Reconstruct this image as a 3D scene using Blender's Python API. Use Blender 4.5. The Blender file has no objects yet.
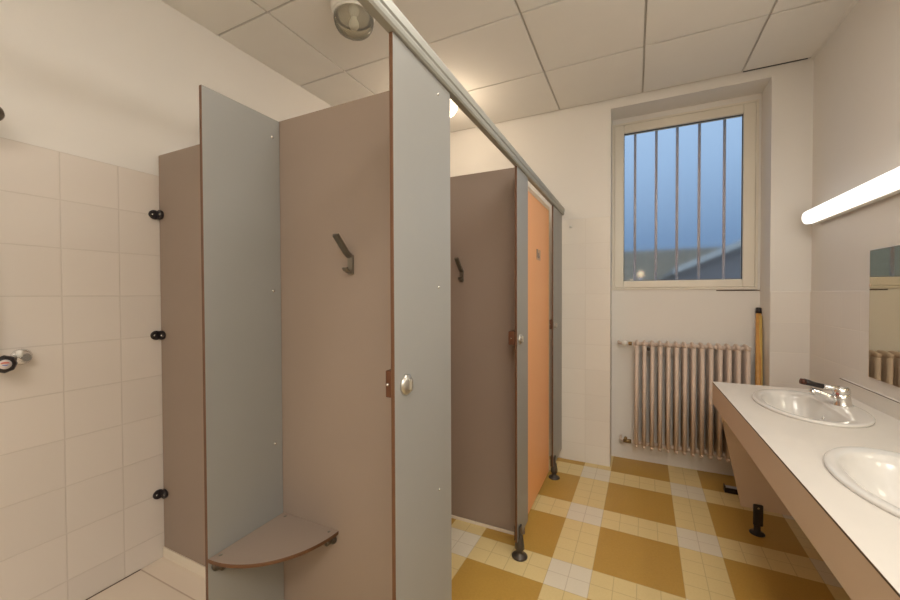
import bpy, bmesh, math
from mathutils import Vector, Matrix
PI = math.pi
C = bpy.context.scene.collection

# ------------------------------------------------------------------ materials
def new_mat(name):
    m = bpy.data.materials.new(name); m.use_nodes = True
    nt = m.node_tree; b = nt.nodes['Principled BSDF']
    return m, nt, b
def N(nt, t, **kw):
    n = nt.nodes.new(t)
    for k, v in kw.items(): setattr(n, k, v)
    return n
def L(nt, a, b): nt.links.new(a, b)
def math_node(nt, op, a, b=None, c=None):
    n = N(nt, 'ShaderNodeMath', operation=op)
    for i, v in enumerate((a, b, c)):
        if v is None: continue
        if isinstance(v, (int, float)): n.inputs[i].default_value = v
        else: L(nt, v, n.inputs[i])
    return n.outputs[0]
def mix_col(nt, fac, a, b):
    n = N(nt, 'ShaderNodeMix', data_type='RGBA')
    if isinstance(fac, (int, float)): n.inputs[0].default_value = fac
    else: L(nt, fac, n.inputs[0])
    for i, v in ((6, a), (7, b)):
        if isinstance(v, tuple): n.inputs[i].default_value = (*v, 1)
        else: L(nt, v, n.inputs[i])
    return n.outputs[2]
def noise(nt, scale, detail=4, coord=None, rough=.55):
    n = N(nt, 'ShaderNodeTexNoise'); n.inputs['Scale'].default_value = scale
    n.inputs['Detail'].default_value = detail; n.inputs['Roughness'].default_value = rough
    if coord is None: coord = N(nt, 'ShaderNodeNewGeometry').outputs['Position']
    L(nt, coord, n.inputs['Vector'])
    return n.outputs['Fac']
def plain(name, col, rough=.5, metal=0., var=.04, nscale=9, bump=0., bscale=200, coat=0., spec=.5):
    m, nt, b = new_mat(name)
    b.inputs['Roughness'].default_value = rough; b.inputs['Metallic'].default_value = metal
    b.inputs['Specular IOR Level'].default_value = spec
    if coat: b.inputs['Coat Weight'].default_value = coat; b.inputs['Coat Roughness'].default_value = .08
    f = noise(nt, nscale)
    lo = tuple(c*(1-var) for c in col); hi = tuple(min(1, c*(1+var)) for c in col)
    L(nt, mix_col(nt, f, lo, hi), b.inputs['Base Color'])
    if bump:
        bn = N(nt, 'ShaderNodeBump'); bn.inputs['Strength'].default_value = bump; bn.inputs['Distance'].default_value = .002
        L(nt, noise(nt, bscale, 3), bn.inputs['Height']); L(nt, bn.outputs[0], b.inputs['Normal'])
    return m
def tile_mat(name, col, grout, axes, size, off, gw=.003, rough=.3, spec=.5):
    """square ceramic tiles from world position; axes = two of 'xyz'"""
    m, nt, b = new_mat(name)
    b.inputs['Roughness'].default_value = rough; b.inputs['Specular IOR Level'].default_value = spec
    g = N(nt, 'ShaderNodeNewGeometry'); s = N(nt, 'ShaderNodeSeparateXYZ'); L(nt, g.outputs['Position'], s.inputs[0])
    lines = []; cells = []
    for ax, sz, o in zip(axes, size, off):
        p = s.outputs['xyz'.index(ax)]
        u = math_node(nt, 'DIVIDE', math_node(nt, 'SUBTRACT', p, o), sz)
        fr = math_node(nt, 'FRACT', u)
        d = math_node(nt, 'MULTIPLY', math_node(nt, 'MINIMUM', fr, math_node(nt, 'SUBTRACT', 1., fr)), sz)
        lines.append(d); cells.append(math_node(nt, 'FLOOR', u))
    d = math_node(nt, 'MINIMUM', *lines)
    mr = N(nt, 'ShaderNodeMapRange'); mr.inputs[1].default_value = gw*.4; mr.inputs[2].default_value = gw
    L(nt, d, mr.inputs[0]); f = mr.outputs[0]
    wn = N(nt, 'ShaderNodeTexWhiteNoise', noise_dimensions='2D'); cb = N(nt, 'ShaderNodeCombineXYZ')
    L(nt, cells[0], cb.inputs[0]); L(nt, cells[1], cb.inputs[1]); L(nt, cb.outputs[0], wn.inputs['Vector'])
    tc = mix_col(nt, wn.outputs['Value'], tuple(c*.97 for c in col), tuple(min(1, c*1.03) for c in col))
    L(nt, mix_col(nt, f, grout, tc), b.inputs['Base Color'])
    bn = N(nt, 'ShaderNodeBump'); bn.inputs['Strength'].default_value = .5; bn.inputs['Distance'].default_value = .0015
    L(nt, f, bn.inputs['Height']); L(nt, bn.outputs[0], b.inputs['Normal'])
    return m
def floor_mat():
    """vinyl plaid: ochre squares, cream bands of two little tiles, pale crossings"""
    m, nt, b = new_mat('vinyl_plaid')
    b.inputs['Roughness'].default_value = .42; b.inputs['Specular IOR Level'].default_value = .4
    g = N(nt, 'ShaderNodeNewGeometry')
    vr = N(nt, 'ShaderNodeVectorRotate', rotation_type='Z_AXIS'); vr.inputs['Angle'].default_value = math.radians(1.1)
    vr.inputs['Center'].default_value = (.23, 3.13, 0)
    L(nt, g.outputs['Position'], vr.inputs['Vector'])
    s = N(nt, 'ShaderNodeSeparateXYZ'); L(nt, vr.outputs[0], s.inputs[0])
    P_, W = .5845, .195
    bands = []; seams = []
    for ax, o in ((0, .23), (1, 2.931)):
        u = math_node(nt, 'FRACT', math_node(nt, 'DIVIDE', math_node(nt, 'SUBTRACT', s.outputs[ax], o), P_))
        bands.append(math_node(nt, 'LESS_THAN', u, W/P_))
        q = math_node(nt, 'FRACT', math_node(nt, 'DIVIDE', math_node(nt, 'SUBTRACT', s.outputs[ax], o), W/2))
        seams.append(math_node(nt, 'MINIMUM', q, math_node(nt, 'SUBTRACT', 1., q)))
    fine = noise(nt, 95, 5, rough=.7); big = noise(nt, 3)
    oc = mix_col(nt, fine, OCHRE_LO, OCHRE_HI)
    cr = mix_col(nt, fine, CREAM_LO, CREAM_HI)
    wh = mix_col(nt, fine, PALE_LO, PALE_HI)
    any_ = math_node(nt, 'MAXIMUM', *bands); both = math_node(nt, 'MULTIPLY', *bands)
    col = mix_col(nt, both, mix_col(nt, any_, oc, cr), wh)
    seam = math_node(nt, 'LESS_THAN', math_node(nt, 'MINIMUM', *seams), .018)
    seam = math_node(nt, 'MULTIPLY', seam, math_node(nt, 'ADD', math_node(nt, 'MULTIPLY', any_, .8), .08))
    col = mix_col(nt, math_node(nt, 'MULTIPLY', seam, .38), col, (.30, .19, .07))
    L(nt, col, b.inputs['Base Color'])
    r = N(nt, 'ShaderNodeMapRange'); r.inputs[3].default_value = .34; r.inputs[4].default_value = .5
    L(nt, big, r.inputs[0]); L(nt, r.outputs[0], b.inputs['Roughness'])
    return m
def emit(name, col, strength):
    m, nt, b = new_mat(name)
    b.inputs['Base Color'].default_value = (*col, 1); b.inputs['Emission Color'].default_value = (*col, 1)
    b.inputs['Emission Strength'].default_value = strength
    return m

OCHRE_LO, OCHRE_HI = (.44, .255, .046), (.59, .355, .080)
CREAM_LO, CREAM_HI = (.73, .56, .26), (.83, .67, .335)
PALE_LO, PALE_HI = (.75, .67, .51), (.83, .755, .61)
M = {}
M['plaster'] = plain('plaster', (.775, .745, .70), .75, var=.02, nscale=3, bump=.12, bscale=120, spec=.25)
M['ceiling'] = plain('ceiling_tile', (.81, .785, .735), .85, var=.03, nscale=5, bump=.25, bscale=260, spec=.2)
M['ceiling_gap'] = plain('ceiling_bar', (.58, .55, .50), .6)
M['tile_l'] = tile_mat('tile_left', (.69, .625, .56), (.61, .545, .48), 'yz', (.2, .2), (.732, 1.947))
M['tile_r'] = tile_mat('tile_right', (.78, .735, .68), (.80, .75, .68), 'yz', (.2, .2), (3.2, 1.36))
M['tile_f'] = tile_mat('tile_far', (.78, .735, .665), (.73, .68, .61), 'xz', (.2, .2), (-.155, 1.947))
M['tile_fr'] = tile_mat('tile_far_right', (.78, .735, .68), (.80, .75, .68), 'xz', (.2, .2), (.806, 1.36))
M['tile_floor'] = tile_mat('tile_shower_floor', (.78, .67, .55), (.55, .42, .31), 'xy', (1.2, .5), (-2.7, .995), gw=.004, rough=.4)
M['kerb'] = plain('kerb', (.78, .70, .58), .45)
M['floor'] = floor_mat()
M['panel'] = plain('panel_grey', (.288, .283, .263), .42, var=.03, nscale=4, spec=.45)
M['panel_warm_bounce'] = plain('panel_warm_bounce', (.305, .238, .192), .42, var=.03, nscale=4, spec=.45)  # grey panels with warm orange bounce light mixed into the colour
M['core'] = plain('panel_core', (.115, .050, .020), .5, var=.15, nscale=40)
M['orange'] = plain('panel_orange', (.92, .43, .165), .4, var=.03, nscale=4)
M['orange_band'] = plain('door_band', (.82, .66, .48), .45)
M['alu'] = plain('aluminium', (.39, .39, .35), .5, metal=.35, var=.04, nscale=30)
M['chrome'] = plain('chrome', (.86, .86, .85), .27, metal=1., var=.01)
M['steel'] = plain('brushed_steel', (.24, .22, .185), .36, metal=.9, var=.06, nscale=40)
M['satin'] = plain('satin_steel', (.50, .48, .43), .3, metal=.85, var=.04, nscale=40)
M['dark_metal'] = plain('dark_metal', (.10, .085, .07), .38, metal=.6, var=.1)
M['black'] = plain('black_plastic', (.018, .013, .014), .35, var=.1)
M['brown_plastic'] = plain('brown_plastic', (.10, .03, .012), .35)
M['lockbox'] = plain('lock_brown', (.10, .035, .012), .5)
M['laminate'] = plain('laminate_white', (.78, .735, .67), .38, var=.03, nscale=14, spec=.45)
M['apron'] = plain('laminate_taupe', (.68, .53, .41), .45, var=.04, nscale=6)
M['apron_edge'] = plain('laminate_edge', (.09, .055, .03), .5)
M['ceramic'] = plain('ceramic', (.78, .755, .715), .16, var=.01, coat=.15)
M['pvc'] = plain('window_white', (.76, .71, .61), .4, var=.02)
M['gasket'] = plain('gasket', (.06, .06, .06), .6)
M['radiator'] = plain('radiator_paint', (.70, .57, .475), .55, var=.04, nscale=12)
M['brass'] = plain('valve_brass', (.35, .24, .11), .35, metal=.8)
M['white_plastic'] = plain('white_plastic', (.82, .80, .74), .4)
M['wood'] = plain('broom_wood', (.62, .32, .09), .5, var=.2, nscale=25)
M['wood2'] = plain('broom_wood_yellow', (.62, .42, .12), .5, var=.2, nscale=25)
M['bristle'] = plain('bristle', (.10, .08, .06), .8, var=.3, nscale=90)
M['grey_rubber'] = plain('squeegee_grey', (.42, .44, .50), .5)
M['red'] = plain('red_mark', (.55, .16, .11), .4)
M['blue'] = plain('blue_mark', (.12, .16, .45), .4)
M['dial'] = plain('dial_white', (.60, .54, .52), .4)
M['iron'] = plain('iron_bar', (.60, .54, .56), .6)
M['sign'] = plain('sign_plate', (.55, .30, .16), .4)
M['sign_mark'] = plain('sign_mark', (.12, .12, .11), .5)
M['screw'] = plain('screw_head', (.62, .60, .55), .25, metal=.8)
M['neon'] = emit('neon_tube', (1., .96, .90), 1.9)
M['globe_lit'] = emit('lit_globe', (1., .86, .66), 2.6)
M['bulb'] = emit('lit_bulb', (1., .84, .62), 25.)
# mirror
m, nt, b = new_mat('mirror'); b.inputs['Metallic'].default_value = 1; b.inputs['Roughness'].default_value = .02
L(nt, mix_col(nt, noise(nt, 3), (.68, .64, .50), (.71, .67, .53)), b.inputs['Base Color']); M['mirror'] = m
# clear glass of the unlit globe, frosted glass of the lit globe
m, nt, b = new_mat('globe_glass'); nt.nodes.remove(b)      # thin blown glass
tr = N(nt, 'ShaderNodeBsdfTransparent'); tr.inputs[0].default_value = (.93, .92, .87, 1)
gl = N(nt, 'ShaderNodeBsdfGlossy'); gl.inputs['Roughness'].default_value = .05
df = N(nt, 'ShaderNodeBsdfDiffuse'); L(nt, mix_col(nt, noise(nt, 60), (.80, .78, .70), (.90, .88, .80)), df.inputs[0])
mw = N(nt, 'ShaderNodeMixShader'); mw.inputs[0].default_value = .13; L(nt, tr.outputs[0], mw.inputs[1]); L(nt, df.outputs[0], mw.inputs[2])
lw = N(nt, 'ShaderNodeFresnel'); lw.inputs[0].default_value = 1.25
mx = N(nt, 'ShaderNodeMixShader'); L(nt, lw.outputs[0], mx.inputs[0]); L(nt, mw.outputs[0], mx.inputs[1]); L(nt, gl.outputs[0], mx.inputs[2])
L(nt, mx.outputs[0], nt.nodes['Material Output'].inputs['Surface']); M['globe'] = m
m, nt, b = new_mat('window_glass')                          # lightly obscured glass: sharp close behind, soft far away
b.inputs['Transmission Weight'].default_value = 1; b.inputs['IOR'].default_value = 1.07; b.inputs['Roughness'].default_value = .22
L(nt, mix_col(nt, noise(nt, 30), (.96, .97, .98), (1., 1., 1.)), b.inputs['Base Color']); M['glass'] = m
M['ext_roof'] = plain('roof_slate', (.40, .34, .29), .8, var=.15)
M['ext_wall'] = plain('render_dark', (.40, .34, .31), .8, var=.15)
M['ext_verge'] = plain('verge_pale', (.88, .80, .70), .7)
M['hedge'] = plain('hedge_green', (.62, .48, .33), .9, var=.5, nscale=6)
M['ext_ground'] = plain('yard', (.5, .43, .35), .9, var=.2)
M['lit'] = emit('lit_lantern', (1., .70, .40), .8)

# ------------------------------------------------------------------ mesh helpers (all shapes in world coordinates)
def box(bm, x0, x1, y0, y1, z0, z1, mi=0, side_mi=None, thin=None):
    """axis box; thin='x'|'y'|'z' gives the faces NOT across that axis the side material"""
    vs = [bm.verts.new((x, y, z)) for x in (x0, x1) for y in (y0, y1) for z in (z0, z1)]
    for idx, ax in (((0,1,3,2),'x'), ((4,6,7,5),'x'), ((0,4,5,1),'y'), ((2,3,7,6),'y'), ((0,2,6,4),'z'), ((1,5,7,3),'z')):
        f = bm.faces.new([vs[i] for i in idx]); f.material_index = mi if (thin is None or ax == thin) else side_mi
    return vs
def prism(bm, poly, axis, a, b, mi=0, side_mi=None):
    """polygon of 2D points (the two axes other than `axis`, in xyz order) extruded from a to b"""
    def v(p, t):
        p = list(p); p.insert('xyz'.index(axis), t); return bm.verts.new(p)
    A = [v(p, a) for p in poly]; B = [v(p, b) for p in poly]; n = len(poly)
    f1 = bm.faces.new(A[::-1]); f2 = bm.faces.new(B); f1.material_index = f2.material_index = mi
    for i in range(n):
        f = bm.faces.new((A[i], A[(i+1) % n], B[(i+1) % n], B[i])); f.material_index = mi if side_mi is None else side_mi
    bmesh.ops.recalc_face_normals(bm, faces=bm.faces[:])
def frame_of(d):
    d = Vector(d).normalized(); u = Vector((0, 0, 1)) if abs(d.z) < .9 else Vector((1, 0, 0))
    s = d.cross(u).normalized(); return d, s, s.cross(d)
def tube(bm, pts, r, seg=12, mi=0, sx=1., cap=True):
    pts = [Vector(p) for p in pts]; rs = r if isinstance(r, (list, tuple)) else [r]*len(pts)
    rings = []
    s = None
    for i, p in enumerate(pts):
        d = (pts[min(i+1, len(pts)-1)] - pts[max(i-1, 0)]).normalized()
        if s is None: _, s, u = frame_of(d)
        else: s = (s - d*s.dot(d)).normalized(); u = s.cross(d)
        rings.append([bm.verts.new(p + s*math.cos(2*PI*k/seg)*rs[i]*sx + u*math.sin(2*PI*k/seg)*rs[i]) for k in range(seg)])
    for a, b in zip(rings, rings[1:]):
        for k in range(seg):
            f = bm.faces.new((a[k], a[(k+1) % seg], b[(k+1) % seg], b[k])); f.material_index = mi; f.smooth = True
    if cap:
        for ring in (rings[0][::-1], rings[-1]):
            f = bm.faces.new(ring); f.material_index = mi
    return rings
def lathe(bm, o, axis, prof, seg=32, mi=0, smooth=True):
    """prof = list of (radius, height along axis) from origin o"""
    o = Vector(o); d, s, u = frame_of(axis); rings = []
    for r, h in prof:
        if r < 1e-6: rings.append([bm.verts.new(o + d*h)])
        else: rings.append([bm.verts.new(o + d*h + (s*math.cos(2*PI*k/seg) + u*math.sin(2*PI*k/seg))*r) for k in range(seg)])
    for a, b in zip(rings, rings[1:]):
        for k in range(seg):
            q = [a[k % len(a)], a[(k+1) % len(a)], b[(k+1) % len(b)], b[k % len(b)]]
            q = [v for i, v in enumerate(q) if v not in q[:i]]
            if len(q) > 2:
                f = bm.faces.new(q); f.material_index = mi; f.smooth = smooth
    for ring in (rings[0], rings[-1]):
        if len(ring) > 1:
            f = bm.faces.new(ring); f.material_index = mi
    bmesh.ops.recalc_face_normals(bm, faces=bm.faces[:])
def obj(name, bm, mats, parent=None, origin=(0, 0, 0), bevel=0., seg=2, angle=40):
    if parent is not None: origin = parent['_o']
    me = bpy.data.meshes.new(name)
    bmesh.ops.translate(bm, verts=bm.verts[:], vec=-Vector(origin))
    bm.normal_update(); bm.to_mesh(me); bm.free()
    for k in (mats if isinstance(mats, (list, tuple)) else [mats]): me.materials.append(M[k])
    o = bpy.data.objects.new(name, me); C.objects.link(o)
    if parent is not None: o.parent = parent
    else: o.location = origin
    o['_o'] = tuple(origin)
    if bevel:
        md = o.modifiers.new('bevel', 'BEVEL'); md.width = bevel; md.segments = seg; md.limit_method = 'ANGLE'; md.angle_limit = math.radians(angle)
    return o
def B(): return bmesh.new()
def bx(*a, **k): bm = B(); box(bm, *a, **k); return bm
def tag(o, label, cat, group=None):
    o['label'] = label; o['category'] = cat
    if group: o['group'] = group
    return o
def thing(name, label, cat, loc, group=None):
    o = bpy.data.objects.new(name, None); C.objects.link(o); o.location = loc; o['_o'] = tuple(loc); o.empty_display_size = .1
    return tag(o, label, cat, group)
def struct(name, bm, mats, parent=None, **k):
    o = obj(name, bm, mats, parent, **k)
    if parent is None: o['kind'] = 'structure'
    return o

# ------------------------------------------------------------------ room shell
XL, XR, YF, YN, YB, ZC = -2.156, 1.015, 3.21, 3.43, -1.7, 2.834
NX0, NX1, NZ = -.172, .806, 2.770
WX0, WX1, WZ0, WZ1 = -.172, .790, 1.378, 2.728      # window frame outside
struct('floor', bx(XL-.12, XR+.12, YB-.12, YN+.14, -.1, 0), 'floor')
struct('shower_floor', bx(XL, -1.30, YB, YF, 0, .022), 'tile_floor')
struct('wall_left', bx(XL-.12, XL, YB-.12, YN+.14, 0, 3.0), 'plaster')
struct('wall_right', bx(XR, XR+.12, YB-.12, YN+.14, 0, 3.0), 'plaster')
struct('wall_near', bx(XL, XR, YB-.12, YB, 0, 3.0), 'plaster')
bm = B()                                              # far wall with the window niche
box(bm, XL, NX0, YF, YN+.14, 0, 3.0); box(bm, NX1, XR, YF, YN+.14, 0, 3.0); box(bm, NX0, NX1, YF, YN+.14, NZ, 3.0)
box(bm, NX0, NX1, YN, YN+.14, 0, WZ0); box(bm, NX0, NX1, YN, YN+.14, WZ1, NZ); box(bm, WX1, NX1, YN, YN+.14, WZ0, WZ1)
struct('wall_far', bm, 'plaster')
# tile cladding
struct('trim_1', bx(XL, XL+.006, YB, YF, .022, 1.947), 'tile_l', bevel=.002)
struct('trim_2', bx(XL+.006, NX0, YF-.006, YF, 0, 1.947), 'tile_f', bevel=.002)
struct('trim_3', bx(NX1, XR, YF-.006, YF, 0, 1.36), 'tile_fr', bevel=.003)
struct('trim_4', bx(XR-.006, XR, YB, YF-.006, 0, 1.36), 'tile_r', bevel=.003)
# ceiling: backing, dropped tiles between the bars
bm = B(); box(bm, XL, XR, YB, YF, ZC+.011, ZC+.08, mi=1)
gx = [.045 + .597*k for k in range(-5, 4)]; gy = [2.603 + .593*k for k in range(-9, 3)]
for i in range(len(gx)-1):
    for j in range(len(gy)-1):
        x0, x1 = max(XL, gx[i]+.006), min(XR-.004, gx[i+1]-.006); y0, y1 = max(YB, gy[j]+.006), min(YF-.002, gy[j+1]-.006)
        if x1-x0 > .02 and y1-y0 > .02:
            if gx[i] > .4 and y1 > 3.1: y1 -= .007
            box(bm, x0, x1, y0, y1, ZC, ZC+.012)
box(bm, .65, XR-.03, YF-.0085, YF-.001, ZC+.004, ZC+.0109, mi=2)  # dark strip painted in as the shade of the gap at the far wall
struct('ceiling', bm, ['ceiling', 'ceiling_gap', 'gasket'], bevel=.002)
bm = B(); box(bm, XR-.02, XR, YB, YF, ZC-.003, ZC+.001)
struct('trim_5', bm, 'ceiling')
struct('trim_7', bx(XL+.006, XL+.011, .2, .993, .0225, .0245), 'apron_edge')
# kerb under the partitions
bm = B()
for y in (1.106, 2.071):
    box(bm, XL+.006, -1.282, y-.014, y+.022, .022, .074 if 1 < y < 2 else .018); box(bm, -1.282, -.56, y-.012, y+.022, 0, .018)
struct('trim_6', bm, 'kerb', bevel=.003)

# ------------------------------------------------------------------ window
w = bpy.data.objects.new('window_1', None); C.objects.link(w); w['kind'] = 'structure'; w.location = (.31, YN, WZ0); w['_o'] = (.31, YN, WZ0)
def ring(bm, x0, x1, z0, z1, t, y0, y1, tb=None, tt=None):
    tb = tb or t; tt = tt or t
    box(bm, x0, x0+t, y0, y1, z0, z1); box(bm, x1-t, x1, y0, y1, z0, z1)
    box(bm, x0+t, x1-t, y0, y1, z0, z0+tb); box(bm, x0+t, x1-t, y0, y1, z1-tt, z1)
bm = B(); ring(bm, WX0, WX1, WZ0, WZ1, .016, YN-.010, YN+.10); obj('frame', bm, 'pvc', w, bevel=.003)
bm = B(); ring(bm, WX0+.0163, WX1-.0163, WZ0+.0163, WZ1-.0163, .0717, YN-.009, YN+.06, tb=.0577, tt=.0657); obj('sash', bm, 'pvc', w, bevel=.006)
bm = B(); ring(bm, WX0+.084, WX1-.084, WZ0+.070, WZ1-.077, .007, YN+.012, YN+.03); obj('gasket', bm, 'gasket', w)
obj('pane', bx(WX0+.085, WX1-.085, YN+.024, YN+.028, WZ0+.07, WZ1-.076), 'glass', w)
obj('shadow_gap', bx(.545, NX1-.002, YN-.004, YN+.01, WZ0-.012, WZ0-.005), 'apron_edge', w)  # solid dark strip standing in for the shade beneath the frame
# outside: iron bars, neighbour's roof, hedge, yard
for k, x in enumerate((-.003, .154, .303, .454, .618)):
    bm = B(); tube(bm, [(x, 3.6, 1.30), (x, 3.6, 2.80)], .0105, 10)
    if k == 0:
        g = thing('window_grille', 'row of dark upright iron bars outside the window', 'grille', (.3, 3.6, 1.3))
    obj('bar', bm, 'iron', g)
for z in (1.30, 2.80): obj('rail', bx(-.25, .88, 3.592, 3.608, z-.015, z+.015), 'iron', g)
struct('yard', bx(-14, 22, 3.58, 30, -.3, -.02), 'ext_ground')

# ------------------------------------------------------------------ cubicles
PX = -.531            # corridor face of the pilasters
bm = B()              # head rail: extruded section in x,z
sec = [(-.545, 1.988), (-.524, 1.988), (-.519, 1.993), (-.517, 2.002), (-.520, 2.006), (-.520, 2.011), (-.516, 2.015), (-.516, 2.034), (-.519, 2.043), (-.527, 2.050), (-.537, 2.050), (-.544, 2.045), (-.546, 2.036), (-.546, 1.992)]
prism(bm, sec, 'y', YB, YF-.006)
tag(obj('head_rail', bm, 'alu', origin=(PX, 1, 1.984)), 'long grey aluminium rail running along the tops of the cubicle fronts', 'rail')

def screw(parent, p, axis, r=.006):
    bm = B(); lathe(bm, p, axis, [(r, 0), (r, .0012), (r*.6, .003), (0, .0034)], 14); return obj('screw', bm, 'screw', parent)
def pilaster(y0, y1, label, foot_y=None, foot_s=1., z0=.09, screws=True, lock_d=.030):
    t = thing('cubicle_pilaster', label, 'panel', (PX, (y0+y1)/2, 0), 'grey cubicle front panels')
    bm = B(); box(bm, PX-.011, PX, y0, y1, z0, 1.9875, 0, 1, 'x'); obj('panel', bm, ['panel', 'core'], t, bevel=.0012, seg=1)
    yl = y0+.053
    bm = B(); lathe(bm, (PX, yl, 1.118), (1, 0, 0), [(.027, 0), (.027, .004), (.022, .009), (.012, .012), (0, .0125)], 32)
    lk = obj('lock', bm, 'satin', t)
    obj('thumb_turn', bx(PX+.010, PX+.019, yl-.004, yl+.004, 1.103, 1.133), 'satin', lk, bevel=.002)
    bm = B(); box(bm, PX-lock_d, PX-.0135, y0+.004, y0+.075, 1.092, 1.160)
    lb = obj('lock_case', bm, 'lockbox', t, bevel=.003)
    screw(lb, (PX-.5*lock_d-.008, y0+.004, 1.125), (0, -1, 0), .004)
    bm = B(); fy = foot_y if foot_y else (y0+y1)/2
    lathe(bm, (PX+.002, fy, .0), (0, 0, 1), [(.040, 0), (.040, .006), (.033, .012), (.018, .018), (.015, .024), (.016, .034), (.024, .044), (.024, .062), (.020, .085), (.016, .110), (.010, .114)], 24)
    ft = obj('foot', bm, 'dark_metal', t)
    bm = B(); box(bm, PX+.0005, PX+.012, fy-.017, fy+.017, .085, .160); box(bm, PX-.022, PX-.0135, fy-.017, fy+.017, .085, .160)
    obj('clamp', bm, 'dark_metal', ft, bevel=.003)
    if screws:
        for z in (1.945, 1.37, .76): screw(t, (PX, y1-.085, z), (1, 0, 0), .004)
    return t
pilaster(.783, 1.104, 'wide grey front panel nearest the camera, with round lock at its near edge')
pilaster(1.868, 2.084, 'grey front panel between the open cubicle and the orange door', foot_y=1.906, screws=False, lock_d=.047)
pilaster(2.81, 3.17, 'grey front panel between the orange door and the tiled far wall', foot_y=2.84, screws=False)

def partition(y, z0, label):
    bm = B(); box(bm, XL+.012, PX-.0145, y, y+.013, z0, 2.046, 0, 1, 'y')
    return tag(obj('partition_panel', bm, ['panel_warm_bounce', 'core'], origin=(-1.3, y, z0), bevel=.0012, seg=1), label, 'partition', 'partitions between cubicles')
partition(1.096, .075, 'grey partition panel behind the corner seat and the nearer coat hook')
partition(2.061, .019, 'grey partition panel between the two narrow grey front panels, second hook on it')
def fin(dy, label):
    t = thing('divider_panel', label, 'panel', (-1.3, .94+dy, .024), 'changing area dividers')
    bm = B(); box(bm, -1.300, -1.287, .787+dy, 1.0945+dy, .024, 2.043, 0, 1, 'x'); obj('panel', bm, ['panel', 'core'], t, bevel=.0012, seg=1)
    for z in (1.971, 1.365, .758, .31): screw(t, (-1.287, 1.060+dy, z), (1, 0, 0))
    return t
fin(0, 'tall grey divider panel standing out from the partition, corner seat on it')
fin(.965, 'grey divider panel inside the second cubicle, behind the nearest front panel')
def seat(dy, label):
    cx, cy, z, R, RX = -1.2865, 1.0955+dy, .464, .308, .290
    t = thing('corner_seat', label, 'seat', (cx, cy, z-.013), 'corner seats of the cubicles')
    n = 28; poly = [(cx, cy)] + [(cx+RX*math.sin(a), cy-R*math.cos(a)) for a in [PI/2*k/n for k in range(n+1)]]
    bm = B(); prism(bm, poly, 'z', z-.013, z, 0, 1)
    obj('seat_board', bm, ['panel_warm_bounce', 'core'], t, bevel=.0012, seg=1)
    for (px, py, ax) in ((cx, cy-R+.032, (1, 0, 0)), (cx+RX-.030, cy, (0, -1, 0)), (cx+.03, cy, (0, -1, 0))):
        d = Vector(ax); p = Vector((px, py, z-.036))
        bm = B(); lathe(bm, p, ax, [(.020, 0), (.020, .006), (.011, .010), (.011, .034), (0, .035)], 18)
        q = p + d*.019
        lathe(bm, (q.x, q.y, z-.03), (0, 0, 1), [(.014, -.008), (.016, .008), (.016, .0165)], 18)
        k = obj('bracket', bm, 'dark_metal', t)
        bm = B(); lathe(bm, (q.x, q.y, z), (0, 0, 1), [(.006, -.0005), (.006, .0008), (0, .0012)], 14); obj('screw', bm, 'steel', k)
    return t
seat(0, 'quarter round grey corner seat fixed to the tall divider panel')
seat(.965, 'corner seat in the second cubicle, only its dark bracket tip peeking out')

def hook(cx, y, label):
    t = tag(None or bpy.data.objects.new('coat_hook', None), label, 'hook', 'coat hooks'); C.objects.link(t); t.location = (cx, y, 1.45); t['_o'] = (cx, y, 1.45)
    w_ = .0115
    def strip(name, pts, th):
        bm = B(); up = []; lo = []
        for i, (yy, zz) in enumerate(pts):
            a = Vector(pts[max(i-1, 0)]); b_ = Vector(pts[min(i+1, len(pts)-1)]); d = (b_-a).normalized(); n_ = Vector((-d.y, d.x))*th/2
            up.append((yy+n_.x, zz+n_.y)); lo.append((yy-n_.x, zz-n_.y))
        prism(bm, up+lo[::-1], 'x', cx-w_, cx+w_)
        return obj(name, bm, 'steel', t, bevel=.0015)
    strip('back_plate', [(y-.005, 1.422), (y-.005, 1.492)], .010)
    strip('upper_arm', [(y-.009, 1.486), (y-.030, 1.500), (y-.055, 1.527), (y-.083, 1.556)], .012)
    strip('lower_prong', [(y-.008, 1.430), (y-.030, 1.436), (y-.036, 1.446)], .009)
    return t
hook(-.926, 1.096, 'grey metal coat hook on the partition above the corner seat')
hook(-.917, 2.061, 'farther dark coat hook on the partition beside the second front panel')

def wall_bracket(z, label):
    y = 1.0945
    t = thing('wall_bracket', label, 'bracket', (XL+.006, y, z), 'black wall brackets of the partition')
    def oval(ax):
        bm = B(); n = 24; p = []
        for k in range(n):
            a = 2*PI*k/n; p.append((.025*math.cos(a), .023*math.sin(a)))
        if ax == 'x': prism(bm, [(y-.020+u, z+v) for u, v in p], 'x', XL+.0065, XL+.017)
        else: prism(bm, [(XL+.006+.026+u, z+v) for u, v in p], 'y', y-.013, y+.0005)
        return bm
    a = obj('wall_plate', oval('x'), 'black', t, bevel=.003); b_ = obj('panel_plate', oval('y'), 'black', t, bevel=.003)
    screw(a, (XL+.017, y-.030, z), (1, 0, 0), .005); screw(b_, (XL+.045, y-.013, z), (0, -1, 0), .005)
wall_bracket(1.748, 'top black bracket holding the partition to the tiled shower wall')
wall_bracket(1.150, 'middle black bracket holding the partition to the tiled shower wall')
wall_bracket(.353, 'lowest black bracket near the shower floor, holding the partition')

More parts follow.
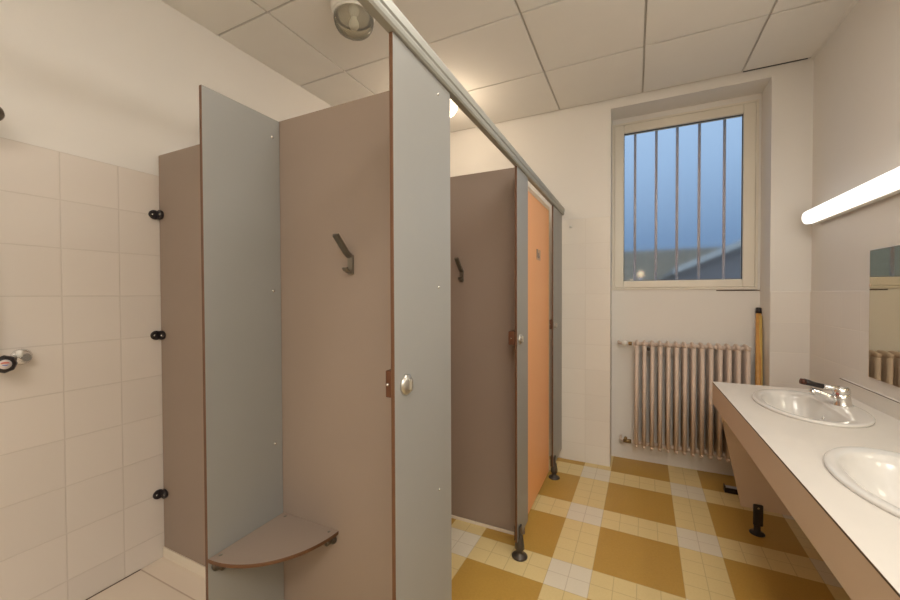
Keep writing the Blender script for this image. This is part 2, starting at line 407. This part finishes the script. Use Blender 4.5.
# doors
t = thing('cubicle_door', 'closed orange cubicle door with a small sign', 'door', (-.56, 2.42, .06))
bm = B(); box(bm, -.572, -.558, 2.090, 2.786, .06, 1.945, 0, 1, 'x'); obj('door_leaf', bm, ['orange', 'orange'], t, bevel=.001, seg=1)
bm = B(); box(bm, -.572, -.557, 2.090, 2.802, 1.946, 1.972); box(bm, -.572, -.557, 2.787, 2.802, .06, 1.945); obj('edge_strip', bm, 'orange_band', t)
sg = obj('sign_plate', bx(-.558, -.5565, 2.400, 2.510, 1.565, 1.632), 'sign', t)
bm = B(); box(bm, -.5566, -.5558, 2.407, 2.423, 1.578, 1.632); box(bm, -.5566, -.5558, 2.447, 2.467, 1.578, 1.612); box(bm, -.5566, -.5558, 2.467, 2.479, 1.578, 1.594)
obj('sign_mark', bm, 'sign_mark', sg)
t = thing('open_cubicle_door', 'orange cubicle door standing open behind the wide grey front panel', 'door', (-.9, 1.13, .06))
bm = B(); box(bm, -1.255, -.56, 1.118, 1.132, .06, 1.965, 0, 1, 'y'); obj('door_leaf', bm, ['orange', 'core'], t)
for z in (.4, 1.6):
    bm = B(); tube(bm, [(-.556, 1.116, z-.04), (-.556, 1.116, z+.04)], .007, 12); box(bm, -.60, -.556, 1.112, 1.1178, z-.03, z+.03); obj('hinge', bm, 'steel', t)

# ------------------------------------------------------------------ ceiling lights
def ceiling_lamp(x, y, lit, label):
    t = thing('ceiling_lamp', label, 'lamp', (x, y, ZC), 'round ceiling lamps over the showers')
    bm = B(); lathe(bm, (x, y, ZC), (0, 0, -1), [(.116, 0), (.116, .012), (.111, .036), (.104, .042), (.085, .043)], 40); obj('base', bm, 'white_plastic', t)
    bm = B(); lathe(bm, (x, y, ZC), (0, 0, -1), [(.102, .0435), (.105, .049), (.102, .055)], 40); obj('retaining_ring', bm, 'white_plastic', t)
    bm = B(); lathe(bm, (x, y, ZC), (0, 0, -1), [(.099, .0555), (.101, .072), (.096, .097), (.083, .119), (.060, .135), (.032, .143), (0, .145), (0, .141), (.031, .139), (.058, .131), (.080, .115), (.092, .095), (.097, .072), (.095, .0555)], 40)
    obj('glass_globe', bm, 'globe_lit' if lit else 'globe', t)
    bm = B(); lathe(bm, (x, y, ZC), (0, 0, -1), [(.013, .044), (.014, .060), (.024, .080), (.026, .098), (.018, .112), (0, .118)], 20)
    obj('bulb', bm, 'bulb' if lit else 'white_plastic', t)
    return t
ceiling_lamp(-1.312, 1.585, False, 'unlit round glass ceiling lamp above the second shower')
ceiling_lamp(-1.30, 2.60, True, 'lit round glass ceiling lamp glowing behind the wide front panel edge')

# mirror light
def mirror_lamp(y0, y1, label):
    t = thing('wall_lamp', label, 'lamp', (XR, (y0+y1)/2, 1.84))
    bm = B(); box(bm, XR-.040, XR-.007, y0+.01, y1-.01, 1.770, 1.858); obj('body', bm, 'white_plastic', t, bevel=.004)
    bm = B(); n = 10; sec = [(XR-.041, 1.776), (XR-.060, 1.774)]
    for k in range(n+1):
        a = -PI/2 + PI*k/n; sec.append((XR-.060-.025*math.cos(a), 1.814+.040*math.sin(a)))
    sec += [(XR-.060, 1.854), (XR-.041, 1.852)]
    prism(bm, sec, 'y', y0+.006, y1-.006); obj('diffuser', bm, 'neon', t)
    for y in (y0, y1-.006):
        bm = B(); prism(bm, [(a-.0 if a > XR-.06 else a-.001, z_) for a, z_ in sec], 'y', y, y+.006); obj('end_cap', bm, 'white_plastic', t)
    return t
mirror_lamp(1.75, 3.10, 'long glowing white strip lamp on the wall above the mirror')

# ------------------------------------------------------------------ vanity
ZT = .82; CX = .421; CY0, CY1 = -.35, 2.746
BAS = ((.722, 2.318), (.710, 1.452))
t = thing('vanity_counter', 'long white laminate washbasin counter with a taupe front apron', 'counter', (.7, 1.2, 0))
bm = B(); box(bm, CX, XR-.008, CY0, CY1, ZT-.018, ZT, 0); top = obj('top', bm, 'laminate', t)
bo = []
for i, (cx, cy) in enumerate(BAS):            # holes for the basins
    bm = B(); n = 40; prism(bm, [(cx+.174*math.cos(2*PI*k/n), cy+.288*math.sin(2*PI*k/n)) for k in range(n)], 'z', ZT-.1, ZT+.1)
    me = bpy.data.meshes.new('cut'); bm.to_mesh(me); bm.free(); co = bpy.data.objects.new('cut', me); C.objects.link(co)
    co.location = Vector(top['_o'])*0
    md = top.modifiers.new('cut', 'BOOLEAN'); md.object = co; md.solver = 'EXACT'; bo.append(co)
for co in bo: co.matrix_world = Matrix.Identity(4)
bpy.context.view_layer.update()
dg = bpy.context.evaluated_depsgraph_get(); me2 = bpy.data.meshes.new_from_object(top.evaluated_get(dg))
top.modifiers.clear(); top.data = me2
for co in bo: bpy.data.objects.remove(co)
obj('edge_line', bx(CX-.0012, CX-.0001, CY0, CY1, ZT-.005, ZT-.0005), 'apron_edge', t)
bm = B(); box(bm, CX-.001, CX+.017, CY0, CY1, .692, ZT-.0055); box(bm, CX+.017, XR-.008, CY1-.018, CY1, .692, ZT-.0185); obj('apron', bm, 'apron', t)
bm = B(); box(bm, XR-.026, XR-.0075, CY0, CY1+.0, ZT+.0005, .893); box(bm, XR-.0268, XR-.0258, CY0, CY1+.001, .8905, .8935, mi=1); obj('upstand', bm, ['laminate', 'apron_edge'], t)
bm = B(); prism(bm, [(.440, .700), (.547, .140), (XR-.008, .140), (XR-.008, .7005)], 'y', 2.655, 2.673); obj('support_panel', bm, 'apron', t)
bm = B(); lathe(bm, (.622, 2.664, 0), (0, 0, 1), [(.036, 0), (.036, .005), (.030, .010), (.016, .014), (.016, .139)], 24); ft = obj('foot', bm, 'black', t)
bm = B(); box(bm, .599, .645, 2.640, 2.6545, .052, .172); obj('clamp', bm, 'black', ft, bevel=.008, seg=3)
bm = B(); lathe(bm, (.622, 2.640, .154), (0, -1, 0), [(.006, 0), (.006, .002), (0, .0025)], 12); obj('screw', bm, 'screw', ft)

def basin(cx, cy, label):
    t = thing('washbasin', label, 'sink', (cx, cy, ZT), 'oval washbasins in the counter')
    a, b_ = .194, .305; n = 72; bm = B(); rings = []
    def sup(c, k, A, Bb, e, z, flat=None):
        th = 2*PI*k/n; cs, sn = math.cos(th), math.sin(th)
        x = c[0] + A*math.copysign(abs(cs)**e, cs); y = c[1] + Bb*math.copysign(abs(sn)**e, sn)
        if flat is not None and x > flat: x = flat + (x-flat)*.12
        return bm.verts.new((x, y, z))
    spec = [((cx, cy), a-.012, b_-.012, 1, ZT-.03, None), ((cx, cy), a-.008, b_-.008, 1, ZT+.0006, None), ((cx, cy), a, b_, 1, ZT+.001, None), ((cx, cy), a+.001, b_+.001, 1, ZT+.008, None),
            ((cx, cy), a-.003, b_-.003, 1, ZT+.0115, None), ((cx, cy), a-.010, b_-.010, 1, ZT+.013, None), ((cx, cy), a-.022, b_-.022, 1, ZT+.0115, None),
            ((cx-.012, cy), .150, b_-.045, .95, ZT+.010, cx+.075), ((cx-.012, cy), .144, b_-.058, .95, ZT+.006, cx+.070), ((cx-.012, cy), .136, b_-.070, .93, ZT-.015, cx+.066),
            ((cx-.012, cy), .118, b_-.100, .92, ZT-.070, cx+.058), ((cx-.010, cy), .090, b_-.150, .95, ZT-.112, cx+.05), ((cx-.01, cy), .05, .08, 1, ZT-.130, None), ((cx-.01, cy), .022, .022, 1, ZT-.134, None)]
    for c, A, Bb, e, z, fl in spec: rings.append([sup(c, k, A, Bb, e, z, fl) for k in range(n)])
    for p, q in zip(rings, rings[1:]):
        for k in range(n):
            f = bm.faces.new((p[k], p[(k+1) % n], q[(k+1) % n], q[k])); f.smooth = True
    bm.faces.new(rings[-1]); bmesh.ops.recalc_face_normals(bm, faces=bm.faces[:])
    for f in bm.faces:
        pass
    o = obj('bowl', bm, 'ceramic', t)
    if sum(p.normal.z*p.area for p in o.data.polygons) < 0: o.data.flip_normals()
    bm = B(); lathe(bm, (cx-.01, cy, ZT-.1335), (0, 0, 1), [(.021, 0), (.021, .002), (.012, .003), (.008, .001), (0, .001)], 24); obj('drain', bm, 'chrome', t)
    bm = B(); lathe(bm, (cx+.0585, cy, ZT-.045), (-1, 0, .15), [(.010, 0), (.010, .003), (.006, .003), (.005, .001), (0, .001)], 20); obj('overflow', bm, 'chrome', t)
    return t
basin(*BAS[0], 'oval white washbasin near the window end of the counter, tap at its back')
basin(*BAS[1], 'oval white washbasin cut off by the right edge of the photo')
def tap(cx, cy, label):
    z = ZT+.0105
    t = thing('mixer_tap', label, 'tap', (cx, cy, z), 'mixer taps on the basins')
    bm = B(); lathe(bm, (cx, cy, z), (-.06, 0, 1), [(.034, 0), (.034, .005), (.031, .010), (.0295, .034), (.0305, .054)], 28); obj('body', bm, 'chrome', t)
    bm = B(); pts = [(cx-.012, cy, z+.022), (cx-.05, cy+.001, z+.036), (cx-.085, cy+.003, z+.054), (cx-.112, cy+.004, z+.060)]
    tube(bm, pts, [.019, .0155, .013, .0125], 16); sp = obj('spout', bm, 'chrome', t)
    bm = B(); tube(bm, [(cx-.104, cy+.004, z+.062), (cx-.104, cy+.004, z+.040)], [.0135, .0135], 16); obj('aerator', bm, 'chrome', sp)
    bm = B(); lathe(bm, (cx-.003, cy, z+.054), (-.15, 0, 1), [(.0305, .0005), (.032, .008), (.031, .020), (.025, .030), (.010, .035), (0, .0355)], 28); hd = obj('cartridge_cap', bm, 'chrome', t)
    bm = B(); lathe(bm, (cx-.025, cy-.022, z+.057), (-.7, -.7, .1), [(.006, 0), (.006, .003), (0, .0032)], 14); obj('red_dot', bm, 'red', hd)
    bm = B(); tube(bm, [(cx-.010, cy, z+.076), (cx-.040, cy, z+.079), (cx-.080, cy, z+.084)], [.014, .011, .009], 14, sx=1.3); lv = obj('lever', bm, 'chrome', t)
    bm = B(); tube(bm, [(cx-.068, cy, z+.082), (cx-.095, cy, z+.087), (cx-.120, cy, z+.094), (cx-.138, cy, z+.098)], [.011, .0115, .0135, .0145], 14, sx=1.2)
    lv2 = obj('grip', bm, 'black', lv); lv2['label'] = 'black grip'
    bm = B(); tube(bm, [(cx-.132, cy, z+.096), (cx-.150, cy, z+.099)], [.015, .013], 14, sx=1.2); obj('grip_end', bm, 'brown_plastic', lv)
    bm = B(); tube(bm, [(cx+.024, cy-.004, z+.012), (cx+.024, cy-.004, z+.045)], .0025, 8); lathe(bm, (cx+.024, cy-.004, z+.045), (0, 0, 1), [(.004, 0), (.005, .004), (0, .009)], 10); obj('pull_rod', bm, 'chrome', t)
    return t
tap(.862, 2.365, 'chrome mixer tap with a dark lever grip on the washbasin by the window')

# mirror
t = thing('mirror', 'frameless wall mirror above the counter reflecting the radiator', 'mirror', (XR-.01, 1.4, .95))
bm = B(); box(bm, XR-.0135, XR-.0085, .30, 2.500, .951, 1.549); obj('glass', bm, 'mirror', t)
bm = B(); box(bm, XR-.0083, XR-.0065, .30, 2.501, .950, 1.550); obj('backing', bm, 'apron_edge', t)
for z in (1.385,):
    bm = B(); lathe(bm, (XR-.0135, 2.496, z), (-1, 0, 0), [(.007, 0), (.007, .002), (0, .003)], 14); obj('clip', bm, 'apron', t)

# ------------------------------------------------------------------ radiator in the niche
t = thing('radiator', 'cream column radiator in the niche under the window', 'radiator', (.36, 3.32, .13))
ns = 14; x0, pitch = .014, .0532; ZB, ZTp = .150, .985
for i in range(ns):
    x = x0 + pitch*i; bm = B()
    for y in (3.272, 3.313, 3.354, 3.395):
        rg = tube(bm, [(x, y, ZB+.035), (x, y, ZTp-.035)], .0165, 14)
        for ringv in rg:
            for v in ringv: v.co.y = y + (v.co.y-y)*1.3; v.co.x = x + (v.co.x-x)*.86
    for z, s in ((ZTp-.03, 1), (ZB+.03, -1)):
        rr = []
        tube(bm, [(x, 3.254, z-.004*s), (x, 3.262, z+.003*s), (x, 3.285, z+.008*s), (x, 3.335, z+.010*s), (x, 3.385, z+.008*s), (x, 3.408, z+.003*s), (x, 3.414, z-.004*s)], [.010, .017, .0205, .0215, .0205, .017, .010], 14, sx=.62)
        tube(bm, [(x-pitch/2, 3.33, z), (x+pitch/2, 3.33, z)], .016, 14)
    obj('section', bm, 'radiator', t)
bm = B(); tube(bm, [(-.022, 3.33, ZTp-.03), (-.075, 3.33, ZTp-.03), (-.10, 3.34, ZTp-.03), (-.115, 3.36, ZTp-.03), (-.118, 3.428, ZTp-.03)], .011, 12); pv = obj('supply_pipe', bm, 'radiator', t)
bm = B(); lathe(bm, (-.065, 3.33, ZTp-.028), (-.25, -.9, .1), [(.014, .006), (.019, .012), (.019, .040), (.012, .046), (0, .047)], 18); obj('valve_knob', bm, 'white_plastic', pv)
bm = B(); tube(bm, [(-.045, 3.33, ZTp-.03), (-.020, 3.33, ZTp-.03)], .016, 6); obj('nut', bm, 'brass', pv)
bm = B(); tube(bm, [(-.022, 3.33, ZB+.03), (-.08, 3.33, ZB+.03), (-.098, 3.345, ZB+.03), (-.10, 3.428, ZB+.03)], .010, 12); pr = obj('return_pipe', bm, 'radiator', t)
bm = B(); tube(bm, [(-.08, 3.33, ZB+.03), (-.022, 3.33, ZB+.03)], .016, 6); lathe(bm, (-.062, 3.33, ZB+.03), (0, -.5, 1), [(.012, 0), (.012, .035), (0, .037)], 12); obj('nut', bm, 'brass', pr)
bm = B(); lathe(bm, (x0+pitch*1.5, 3.275, ZTp-.06), (0, -1, 0), [(.012, -.03), (.012, .006), (0, .008)], 12); obj('vent_plug', bm, 'dark_metal', t)

# ------------------------------------------------------------------ broom handles and squeegee
t = thing('floor_squeegee', 'dark floor squeegee leaning in the niche corner with an orange brown handle', 'squeegee', (.70, 3.18, 0))
bm = B(); tube(bm, [(.733, 3.150, .060), (.790, 3.394, 1.215)], [.0155, .0165], 14); obj('handle', bm, 'wood', t)
bm = B(); tube(bm, [(.7895, 3.392, 1.205), (.7915, 3.399, 1.245)], [.0185, .017], 14); obj('cap', bm, 'black', t)
bm = B(); box(bm, .559, .880, 3.132, 3.172, .014, .034); box(bm, .71, .755, 3.135, 3.168, .034, .070); obj('head', bm, 'grey_rubber', t, bevel=.006)
bm = B(); box(bm, .552, .886, 3.120, 3.1315, .0, .032); box(bm, .552, .5585, 3.1315, 3.172, .0, .042); obj('blade', bm, 'black', t, bevel=.002)
t = thing('broom', 'thin yellow broom handle standing against the niche side wall', 'broom', (.79, 3.25, 0))
bm = B(); tube(bm, [(.775, 3.225, .085), (.794, 3.362, 1.19)], .0095, 12); obj('handle', bm, 'wood2', t)
bm = B(); box(bm, .66, .80, 3.200, 3.250, .06, .10); obj('head', bm, 'wood2', t, bevel=.008)
bm = B(); box(bm, .665, .795, 3.203, 3.247, 0, .0605); obj('bristles', bm, 'bristle', t)

t = thing('wall_stud', 'tiny shiny stud on the tiled far wall beside the end of the rail', 'stud', (-.467, YF-.006, 1.888))
bm = B(); lathe(bm, (-.467, YF-.0062, 1.888), (0, -1, 0), [(.011, 0), (.011, .004), (.006, .006), (.006, .012), (.009, .015), (.007, .021), (0, .022)], 18); obj('knob', bm, 'white_plastic', t)
# ------------------------------------------------------------------ shower fittings at the left edge
t = thing('shower_mixer', 'chrome shower mixer with a black dial knob on the tiled wall', 'tap', (XL+.006, .5, 1.1))
bm = B(); lathe(bm, (XL+.0065, .610, 1.112), (1, 0, 0), [(.031, 0), (.031, .004), (.026, .012), (.014, .016), (.014, .05)], 28); obj('wall_flange', bm, 'chrome', t)
bm = B(); lathe(bm, (XL+.0065, .46, 1.112), (1, 0, 0), [(.031, 0), (.031, .004), (.026, .012), (.014, .016), (.014, .05)], 28); obj('wall_flange', bm, 'chrome', t)
bm = B(); tube(bm, [(XL+.055, .43, 1.112), (XL+.055, .582, 1.112)], .014, 20); obj('body', bm, 'chrome', t)
bm = B(); lathe(bm, (XL+.055, .592, 1.128), (0, .1, 1), [(.010, -.01), (.010, .010), (.006, .014), (0, .0145)], 16); obj('check_cap', bm, 'white_plastic', t)
bm = B(); lathe(bm, (XL+.074, .545, 1.100), (1, -.15, .05), [(.024, 0), (.031, .008), (.033, .026), (.029, .034), (.022, .0395)], 8, smooth=False); kn = obj('knob', bm, 'black', t, bevel=.002)
d, s, u = frame_of((1, -.15, .05)); o_ = Vector((XL+.074, .545, 1.100)) + d*.0402
bm = B(); lathe(bm, o_, d, [(.017, 0), (.017, .001), (0, .0012)], 24); obj('dial', bm, 'dial', kn)
def halfdisc(z_up, mi):
    bm = B(); pts = [o_ + d*.0018 + (s*math.cos(a) + Vector((0, 0, 1))*math.sin(a)*z_up)*.015 for a in [PI*k/12 for k in range(13)]]
    pts = [p + Vector((0, 0, .006*z_up)) for p in pts if True]
    f = bm.faces.new([bm.verts.new(p) for p in pts]); r = bmesh.ops.extrude_face_region(bm, geom=[f])
    bmesh.ops.translate(bm, verts=[v for v in r['geom'] if isinstance(v, bmesh.types.BMVert)], vec=d*.0006); bmesh.ops.recalc_face_normals(bm, faces=bm.faces[:]); return bm
bm = halfdisc(1, 0); bmesh.ops.scale(bm, verts=bm.verts[:], vec=(1, .75, .45), space=Matrix.Translation(-o_)); obj('hot_mark', bm, 'red', kn)
bm = halfdisc(-1, 0); bmesh.ops.scale(bm, verts=bm.verts[:], vec=(1, .5, .25), space=Matrix.Translation(-o_)); obj('cold_mark', bm, 'blue', kn)
bm = B(); lathe(bm, (XL+.055, .522, 1.131), (0, 0, 1), [(.014, 0), (.014, .012), (.009, .018), (.009, .035)], 16); obj('outlet', bm, 'chrome', t)
bm = B(); tube(bm, [(XL+.055, .522, 1.165), (XL+.05, .518, 1.4), (XL+.045, .512, 1.7), (XL+.045, .505, 2.02), (XL+.07, .505, 2.055), (XL+.12, .505, 2.05)], .009, 12); obj('riser_pipe', bm, 'chrome', t)
bm = B(); lathe(bm, (-1.995, .490, 1.985), (.55, 0, -1), [(.012, -.06), (.014, -.03), (.034, -.010), (.046, .004), (.046, .014), (.040, .018), (0, .018)], 28)
tube(bm, [(XL+.12, .505, 2.05), (-2.031, .498, 2.043), (-2.022, .490, 2.036)], .010, 12); obj('shower_rose', bm, 'steel', t)

# ------------------------------------------------------------------ seen through the window
t = thing('neighbour_building', 'low dark building with a pale sloping roof edge outside the window', 'building', (4, 9.5, 0))
def rake(x, d): return 1.99 + .45*(x-1.13) + d
bm = B(); prism(bm, [(.80, rake(.80, -.03)), (6.2, rake(6.2, -.03)), (6.2, 0), (.80, 0)], 'y', 9.0, 14.0); obj('wall', bm, 'ext_wall', t)
bm = B(); prism(bm, [(.70, rake(.70, -.05)), (6.2, rake(6.2, -.05)), (6.2, rake(6.2, .055)), (.70, rake(.70, .055))], 'y', 8.86, 14.2); obj('roof', bm, 'ext_roof', t)
bm = B(); prism(bm, [(.69, rake(.69, -.06)), (6.2, rake(6.2, -.06)), (6.2, rake(6.2, .06)), (.69, rake(.69, .06))], 'y', 8.80, 8.859); obj('verge_board', bm, 'ext_verge', t)
bm = B(); box(bm, -16, 26, 17, 19, -.02, 3.05); 
tag(obj('hedge', bm, 'hedge', origin=(0, 18, 0)), 'long dark hedge closing the yard beyond the window', 'hedge')
for x, z, r in ((.12, 1.80, .075), (-.07, 1.62, .055)):
    t = thing('garden_lantern', 'warm glowing lantern outside, %s' % ('upper right of the two' if r > .07 else 'lower left of the two'), 'lantern', (x, 10, -.02), 'garden lanterns')
    bm = B(); tube(bm, [(x, 10, -.02), (x, 10, z-r)], .03, 10); obj('post', bm, 'iron', t)
    bm = B(); lathe(bm, (x, 10, z), (0, 0, 1), [(0, -r), (r*.6, -r*.8), (r*.9, 0), (r*.6, r*.8), (0, r)], 16); obj('light', bm, 'lit', t)

# ------------------------------------------------------------------ lights
def area(name, loc, rot, sx, sy, energy, col):
    l = bpy.data.lights.new(name, 'AREA'); l.shape = 'RECTANGLE'; l.size = sx; l.size_y = sy; l.energy = energy; l.color = col
    o = bpy.data.objects.new(name, l); C.objects.link(o); o.location = loc; o.rotation_euler = rot; return o
def point(name, loc, energy, col, r=.05):
    l = bpy.data.lights.new(name, 'POINT'); l.energy = energy; l.color = col; l.shadow_soft_size = r
    o = bpy.data.objects.new(name, l); C.objects.link(o); o.location = loc; return o
point('shower_lamp_light', (-1.30, 2.60, ZC-.20), 8, (1., .80, .58), .06)
area('corridor_strip_light', (XR-.12, .4, 1.84), (0, math.radians(90), 0), .10, 2.3, 11, (1., .96, .90))
area('corridor_fill', (.38, -1.0, ZC-.04), (0, 0, 0), .9, .9, 56, (1., .94, .86))  # unseen fill light added behind the camera
area('corridor_fill', (.10, 1.3, ZC-.04), (0, 0, 0), .5, .5, 11, (1., .95, .88))  # added fill for floor and far wall, no fixture here

# world: dusk
wd = bpy.data.worlds.new('dusk'); bpy.context.scene.world = wd; wd.use_nodes = True
nt = wd.node_tree; bg = nt.nodes['Background']
tc = N(nt, 'ShaderNodeTexCoord'); sp = N(nt, 'ShaderNodeSeparateXYZ'); L(nt, tc.outputs['Generated'], sp.inputs[0])
cr = N(nt, 'ShaderNodeValToRGB'); L(nt, sp.outputs['Z'], cr.inputs[0])
e = cr.color_ramp.elements; e[0].position = .0; e[0].color = (.14, .22, .34, 1); e[1].position = .45; e[1].color = (.42, .60, .84, 1)
x = e.new(.12); x.color = (.17, .28, .46, 1); x = e.new(.28); x.color = (.31, .47, .70, 1)
L(nt, cr.outputs[0], bg.inputs['Color']); bg.inputs['Strength'].default_value = 1.12

# ------------------------------------------------------------------ camera
cam = bpy.data.cameras.new('camera'); co = bpy.data.objects.new('camera', cam); C.objects.link(co)
cam.sensor_width = 36; cam.lens = 36*382.54/900; cam.clip_start = .02
yw, pt, rl = .450430851, -.0154743593, -.00345341074
cy, sy = math.cos(yw), math.sin(yw)
fw = Vector((-sy, cy, 0)); rt = Vector((cy, sy, 0)); up = Vector((0, 0, 1))
f2 = fw*math.cos(pt) + up*math.sin(pt); u2 = up*math.cos(pt) - fw*math.sin(pt)
r2 = rt*math.cos(rl) + u2*math.sin(rl); u3 = u2*math.cos(rl) - rt*math.sin(rl)
co.matrix_world = Matrix(((r2.x, u3.x, -f2.x, 0), (r2.y, u3.y, -f2.y, 0), (r2.z, u3.z, -f2.z, 1.35), (0, 0, 0, 1)))
sc = bpy.context.scene; sc.camera = co
vs = sc.view_settings; sc.display_settings.display_device = 'sRGB'
vs.view_transform = 'Standard'; vs.look = 'None'; vs.exposure = -0.08; vs.gamma = 1; vs.use_curve_mapping = False
for o in sc.objects:
    if '_o' in o: del o['_o']
